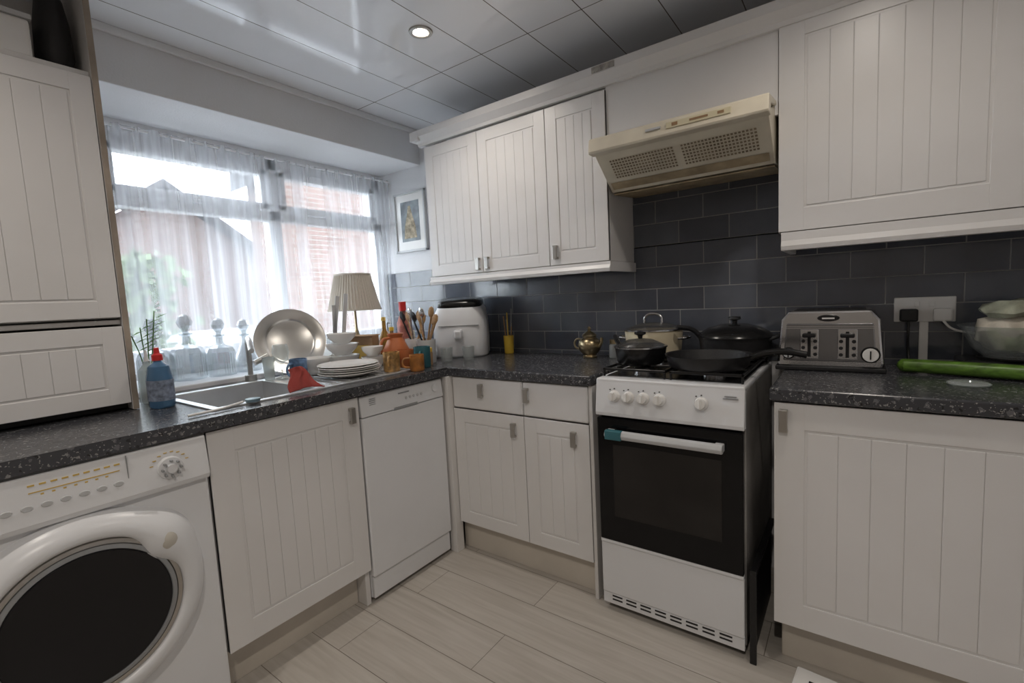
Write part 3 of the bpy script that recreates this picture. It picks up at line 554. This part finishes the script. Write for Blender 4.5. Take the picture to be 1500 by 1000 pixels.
g=G('table_lamp',(-.25,-.475,.931))
lathe('base',[(0,0),(.06,0),(.062,.006),(.03,.014),(.012,.024),(.008,.05),(.016,.07),(.022,.10),(.012,.14),(.007,.16),(.007,.30),(0,.30)],'brass',g,n=32)
n=96;vs=[]
for r,z_ in((.150,.265),(.100,.475)):
    for i in range(n):
        a=2*math.pi*i/n;rr=r+(.003 if i%2 else -.003);vs.append((rr*math.cos(a),rr*math.sin(a),z_))
mk('shade',vs,[[i,(i+1)%n,n+(i+1)%n,n+i] for i in range(n)],'lamp',g)
lathe('shade_trim',[(.149,.262),(.155,.262),(.155,.272),(.149,.272)],'lamp',g,n=64,cap=False);lathe('shade_trim_top',[(.098,.469),(.104,.469),(.104,.479),(.098,.479)],'lamp',g,n=64,cap=False)
def plates(name,loc,r,cnt,m='ceram'):
    g=G(name,loc)
    for i in range(cnt):
        dz=i*.009;lathe('plate_%d'%i,[(0,dz),(r*.55,dz),(r*.62,dz+.004),(r*.97,dz+.016),(r,dz+.018),(r*.97,dz+.020),(r*.6,dz+.008),(0,dz+.004)],m,g,loc=(random.uniform(-.006,.006),random.uniform(-.006,.006),0),n=48)
    return g
plates('plate_stack',(.36,-.965,.917),.130,5)
def bowl(name,loc,r,h,m='ceram',rot=(0,0,0)):
    g=G(name,loc);lathe('bowl',[(0,0),(r*.5,0),(r*.55,.006),(r*.9,h*.6),(r,h),(r-.004,h),(r*.85,h*.6),(r*.5,.010),(0,.010)],m,g,n=40,rot=rot);return g
def mug(name,loc,r,h,m,rz=0):
    g=G(name,loc,rz);lathe('cup',[(0,0),(r*.9,0),(r,.006),(r,h),(r-.004,h),(r-.004,.008),(0,.008)],m,g,n=36)
    tube('handle',[(r-.002,0,h*.8),(r+.026,0,h*.75),(r+.028,0,h*.35),(r-.002,0,h*.22)],.005,m,g);return g
bowl('cereal_bowl',(.12,-.83,.917),.080,.065);bowl('serving_bowl',(.140,-1.0,.917),.078,.075)
bowl('cereal_bowl',(.295,-.785,.912),.055,.065);bowl('soup_bowl',(.12,-.83,.984),.078,.055);bowl('soup_bowl',(.12,-.83,1.041),.070,.05);bowl('soup_bowl',(.295,-.785,.979),.052,.045)
mug('mug',(.215,-.72,.917),.034,.085,'ceram',2.2)
mug('mug',(.435,-.79,.911),.038,.09,mat('orange_pattern_glaze',(.55,.32,.12),.3,var=.7,vscale=45),-.9)
mug('mug',(.485,-.645,.911),.040,.10,'teal',-.9)
mug('mug',(.22,-1.12,.917),.036,.09,mat('blue_pattern_glaze',(.15,.25,.42),.3,var=.6,vscale=50),-1.2)
mug('mug',(.545,-.735,.911),.033,.075,mat('amber_glaze',(.50,.20,.05),.3,var=.5,vscale=30),-2.2)
g=G('food_container',(-.20,-.80,.931));lathe('tub',[(0,0),(.045,0),(.055,.13),(.058,.132),(.058,.145),(.05,.15),(0,.15)],'ceram',g,n=36)
g=G('food_container',(-.19,-.655,.931));lathe('tub',[(0,0),(.045,0),(.052,.10),(.055,.102),(.055,.112),(.05,.116),(0,.116)],'film',g,n=36);lathe('lid',[(0,.116),(.056,.116),(.056,.126),(0,.128)],'lgrey',g,n=36)
g=G('storage_canister',(.03,-.33,.911));lathe('tin',[(0,0),(.045,0),(.046,.13),(.044,.135),(.044,.15),(.012,.155),(.012,.17),(0,.172)],mat('enamel_tin',(.55,.48,.36),.35,var=.3),g,n=36)
g=G('pump_bottle',(-.03,-.42,.911));lathe('bottle',[(0,0),(.026,0),(.028,.12),(.012,.14),(.012,.155),(0,.155)],'ceram',g,n=28);tube('nozzle',[(0,0,.15),(0,0,.20),(.03,-.01,.20)],.004,'greyp',g)
g=G('terracotta_jug',(.27,-.62,.911));lathe('body',[(0,0),(.045,0),(.062,.04),(.065,.08),(.045,.12),(.034,.14),(.042,.16),(.038,.16),(.030,.14),(.04,.12),(.058,.08),(0,.01)],'terra',g,n=36)
tube('handle',[(.0,-.04,.14),(0,-.085,.13),(0,-.085,.07),(0,-.06,.06)],.007,'terra',g)
mug('terracotta_mug',(.385,-.665,.911),.042,.085,'terra',-1.5)
g=G('red_top_bottle',(.12,-.43,.911));lathe('bottle',[(0,0),(.035,0),(.036,.20),(.018,.25),(.017,.27),(0,.27)],mat('sauce_label',(.55,.20,.16),.4,var=.8,vscale=25),g,n=28);cyl('cap',.020,.05,'red',g,loc=(0,0,.27))
g=G('oil_bottle',(.035,-.50,.911));lathe('bottle',[(0,0),(.03,0),(.032,.01),(.032,.12),(.012,.17),(.011,.22),(0,.22)],mat('amber_glass',(.40,.22,.05),.1,trans=.5),g,n=28);cyl('cap',.013,.02,'gold',g,loc=(0,0,.22))
g=G('spice_jar',(.455,-.575,.911));lathe('jar',[(0,0),(.020,0),(.021,.06),(.018,.065)],'brown',g,n=24);cyl('cap',.020,.02,'yel',g,loc=(0,0,.065))
def crock(loc,m,tools):
    g=G('utensil_crock',loc);lathe('pot',[(0,0),(.045,0),(.048,.01),(.050,.12),(.046,.12),(.044,.012),(0,.012)],m,g,n=36)
    for i in range(tools):
        a=i*2.4+.5;r=.02;e=Vector((math.cos(a)*.055,math.sin(a)*.055,.20+.02*(i%3)))
        mm=('wood','wood','steel','wood','blkm')[i%5]
        tube('shaft',[(r*math.cos(a)*-.8,r*math.sin(a)*-.8,.015),tuple(e)],.0045,mm,g)
        lathe('spoon_head',[(0,-.03),(.014,-.02),(.020,0),(.014,.022),(0,.03)],mm,g,loc=tuple(e+Vector((0,0,.02))),rot=(math.atan2(-math.sin(a)*.07,.2),math.atan2(math.cos(a)*.07,.2),0),n=20,sy=.35)
crock((.385,-.52,.911),'lgrey',6);crock((.25,-.475,.911),'ceram',5)
g=G('cardboard_box',(.03,-.635,.911),.4);box('carton',-.07,.07,-.035,.035,0,.15,'brown',g,bev=.002);boxes('flaps',[(-.07,.07,-.055,-.034,.147,.151),(-.07,.07,.034,.055,.147,.151)],'brown',g,bev=.001);box('carton_label',-.05,.05,-.0362,-.034,.03,.10,'gold',g,bev=0)
g=G('knife_block',(-.03,-.77,.911));box('holder',-.04,.04,-.05,.05,0,.12,'ceram',g,bev=.006)
for i,(dy,hh,tt) in enumerate(((-.03,.37,-.25),(.0,.32,.0),(.03,.38,-.2))): box('blade',-.0015,.0015,-.012,.012,.10,hh,'lgrey',g,loc=(0,dy,0),rot=(tt*.6,.05,0),bev=.001)
g=G('sauce_bottle',(.165,-.555,.911));lathe('bottle',[(0,0),(.025,0),(.026,.11),(.010,.15),(.010,.17),(0,.17)],'brown',g,n=24);cyl('cap',.013,.02,'yel',g,loc=(0,0,.168))
g=G('wine_glass',(.10,-1.13,.917));lathe('glass',[(0,0),(.03,0),(.004,.006),(.004,.06),(.03,.08),(.036,.12),(.030,.15)],'clear',g,n=32,cap=False)
g=G('drinking_glass',(.09,-1.182,.9175));lathe('tumbler',[(0,.0),(.020,0),(.026,.10),(.024,.10),(.018,.006),(0,.006)],'clear',g,n=28,cap=False)
g=G('red_dishcloth');vs=[];fs=[];nn=26;mm=20
for j in range(mm+1):
    for i in range(nn+1):
        s=i/nn;t_=j/mm
        u=(s-.5)*2
        zz=1.005-.010*u*u-.078*t_;xx=.465+.042*t_-.03*u*u*(1-t_)+.005*math.sin(s*17+3*t_);yy=-1.255+u*(.028+.040*t_)+.006*math.sin(t_*7)
        vs.append((xx,yy,max(zz,.921)))
for j in range(mm):
    for i in range(nn): q=j*(nn+1)+i;fs.append([q,q+1,q+nn+2,q+nn+1])
o=mk('cloth',vs,fs,'redcloth',g,smooth=True);sm=o.modifiers.new('s','SOLIDIFY');sm.thickness=.004
g=G('dish_brush');tube('handle',[(.545,-1.66,.917),(.540,-1.57,.918),(.520,-1.49,.922)],.004,'ceram',g);lathe('head',[(0,0),(.022,0),(.024,.010),(0,.014)],mat('brush_blue',(.20,.30,.36),.4),g,loc=(.515,-1.455,.9165),n=24)
# ---------------------------------------------------------------- lights
def down(i,x,y,p):
    g=G('ceiling_downlight_and_fill',(x,y,2.311));lathe('bezel',[(.030,-.001),(.032,-.006),(.046,-.005),(.048,0)],'chrome',g,n=40,cap=False);lathe('bulb',[(0,-.003),(.029,-.003),(.029,.0)],'emit',g,n=32)
    l=bpy.data.lights.new('downlight_and_fill_lamp','SPOT');l.energy=p;l.spot_size=math.radians(160);l.spot_blend=.8;l.shadow_soft_size=.035;l.color=(1,.915,.825)
    o=bpy.data.objects.new('downlight_and_fill_lamp',l);o.location=(0,0,-.02);o.parent=g;COL.objects.link(o)
down(0,.73,-.76,17);down(1,2.2,-.95,16);down(2,.73,-2.4,20);down(3,2.2,-2.6,42)  # first is the real fitting; other three are added fill lamps out of view
wd=bpy.data.worlds.new('overcast_sky');S.world=wd;wd.use_nodes=True;bg=wd.node_tree.nodes['Background'];bg.inputs[0].default_value=(.87,.935,1,1);bg.inputs[1].default_value=9
# ---------------------------------------------------------------- camera
y_,p_,r_=[math.radians(v) for v in(36.217,-5.305,-2.904)]
fw=Vector((-math.sin(y_)*math.cos(p_),math.cos(y_)*math.cos(p_),math.sin(p_)));rt=Vector((math.cos(y_),math.sin(y_),0));up=rt.cross(fw)
r2=rt*math.cos(r_)+up*math.sin(r_);u2=up*math.cos(r_)-rt*math.sin(r_)
cd=bpy.data.cameras.new('camera');cd.sensor_width=36;cd.lens=688.534/1500*36;cd.clip_start=.02
co=bpy.data.objects.new('camera',cd);COL.objects.link(co)
mw=Matrix((r2,u2,-fw)).transposed().to_4x4();mw.translation=Vector((2.165,-2.202,1.222));co.matrix_world=mw;S.camera=co
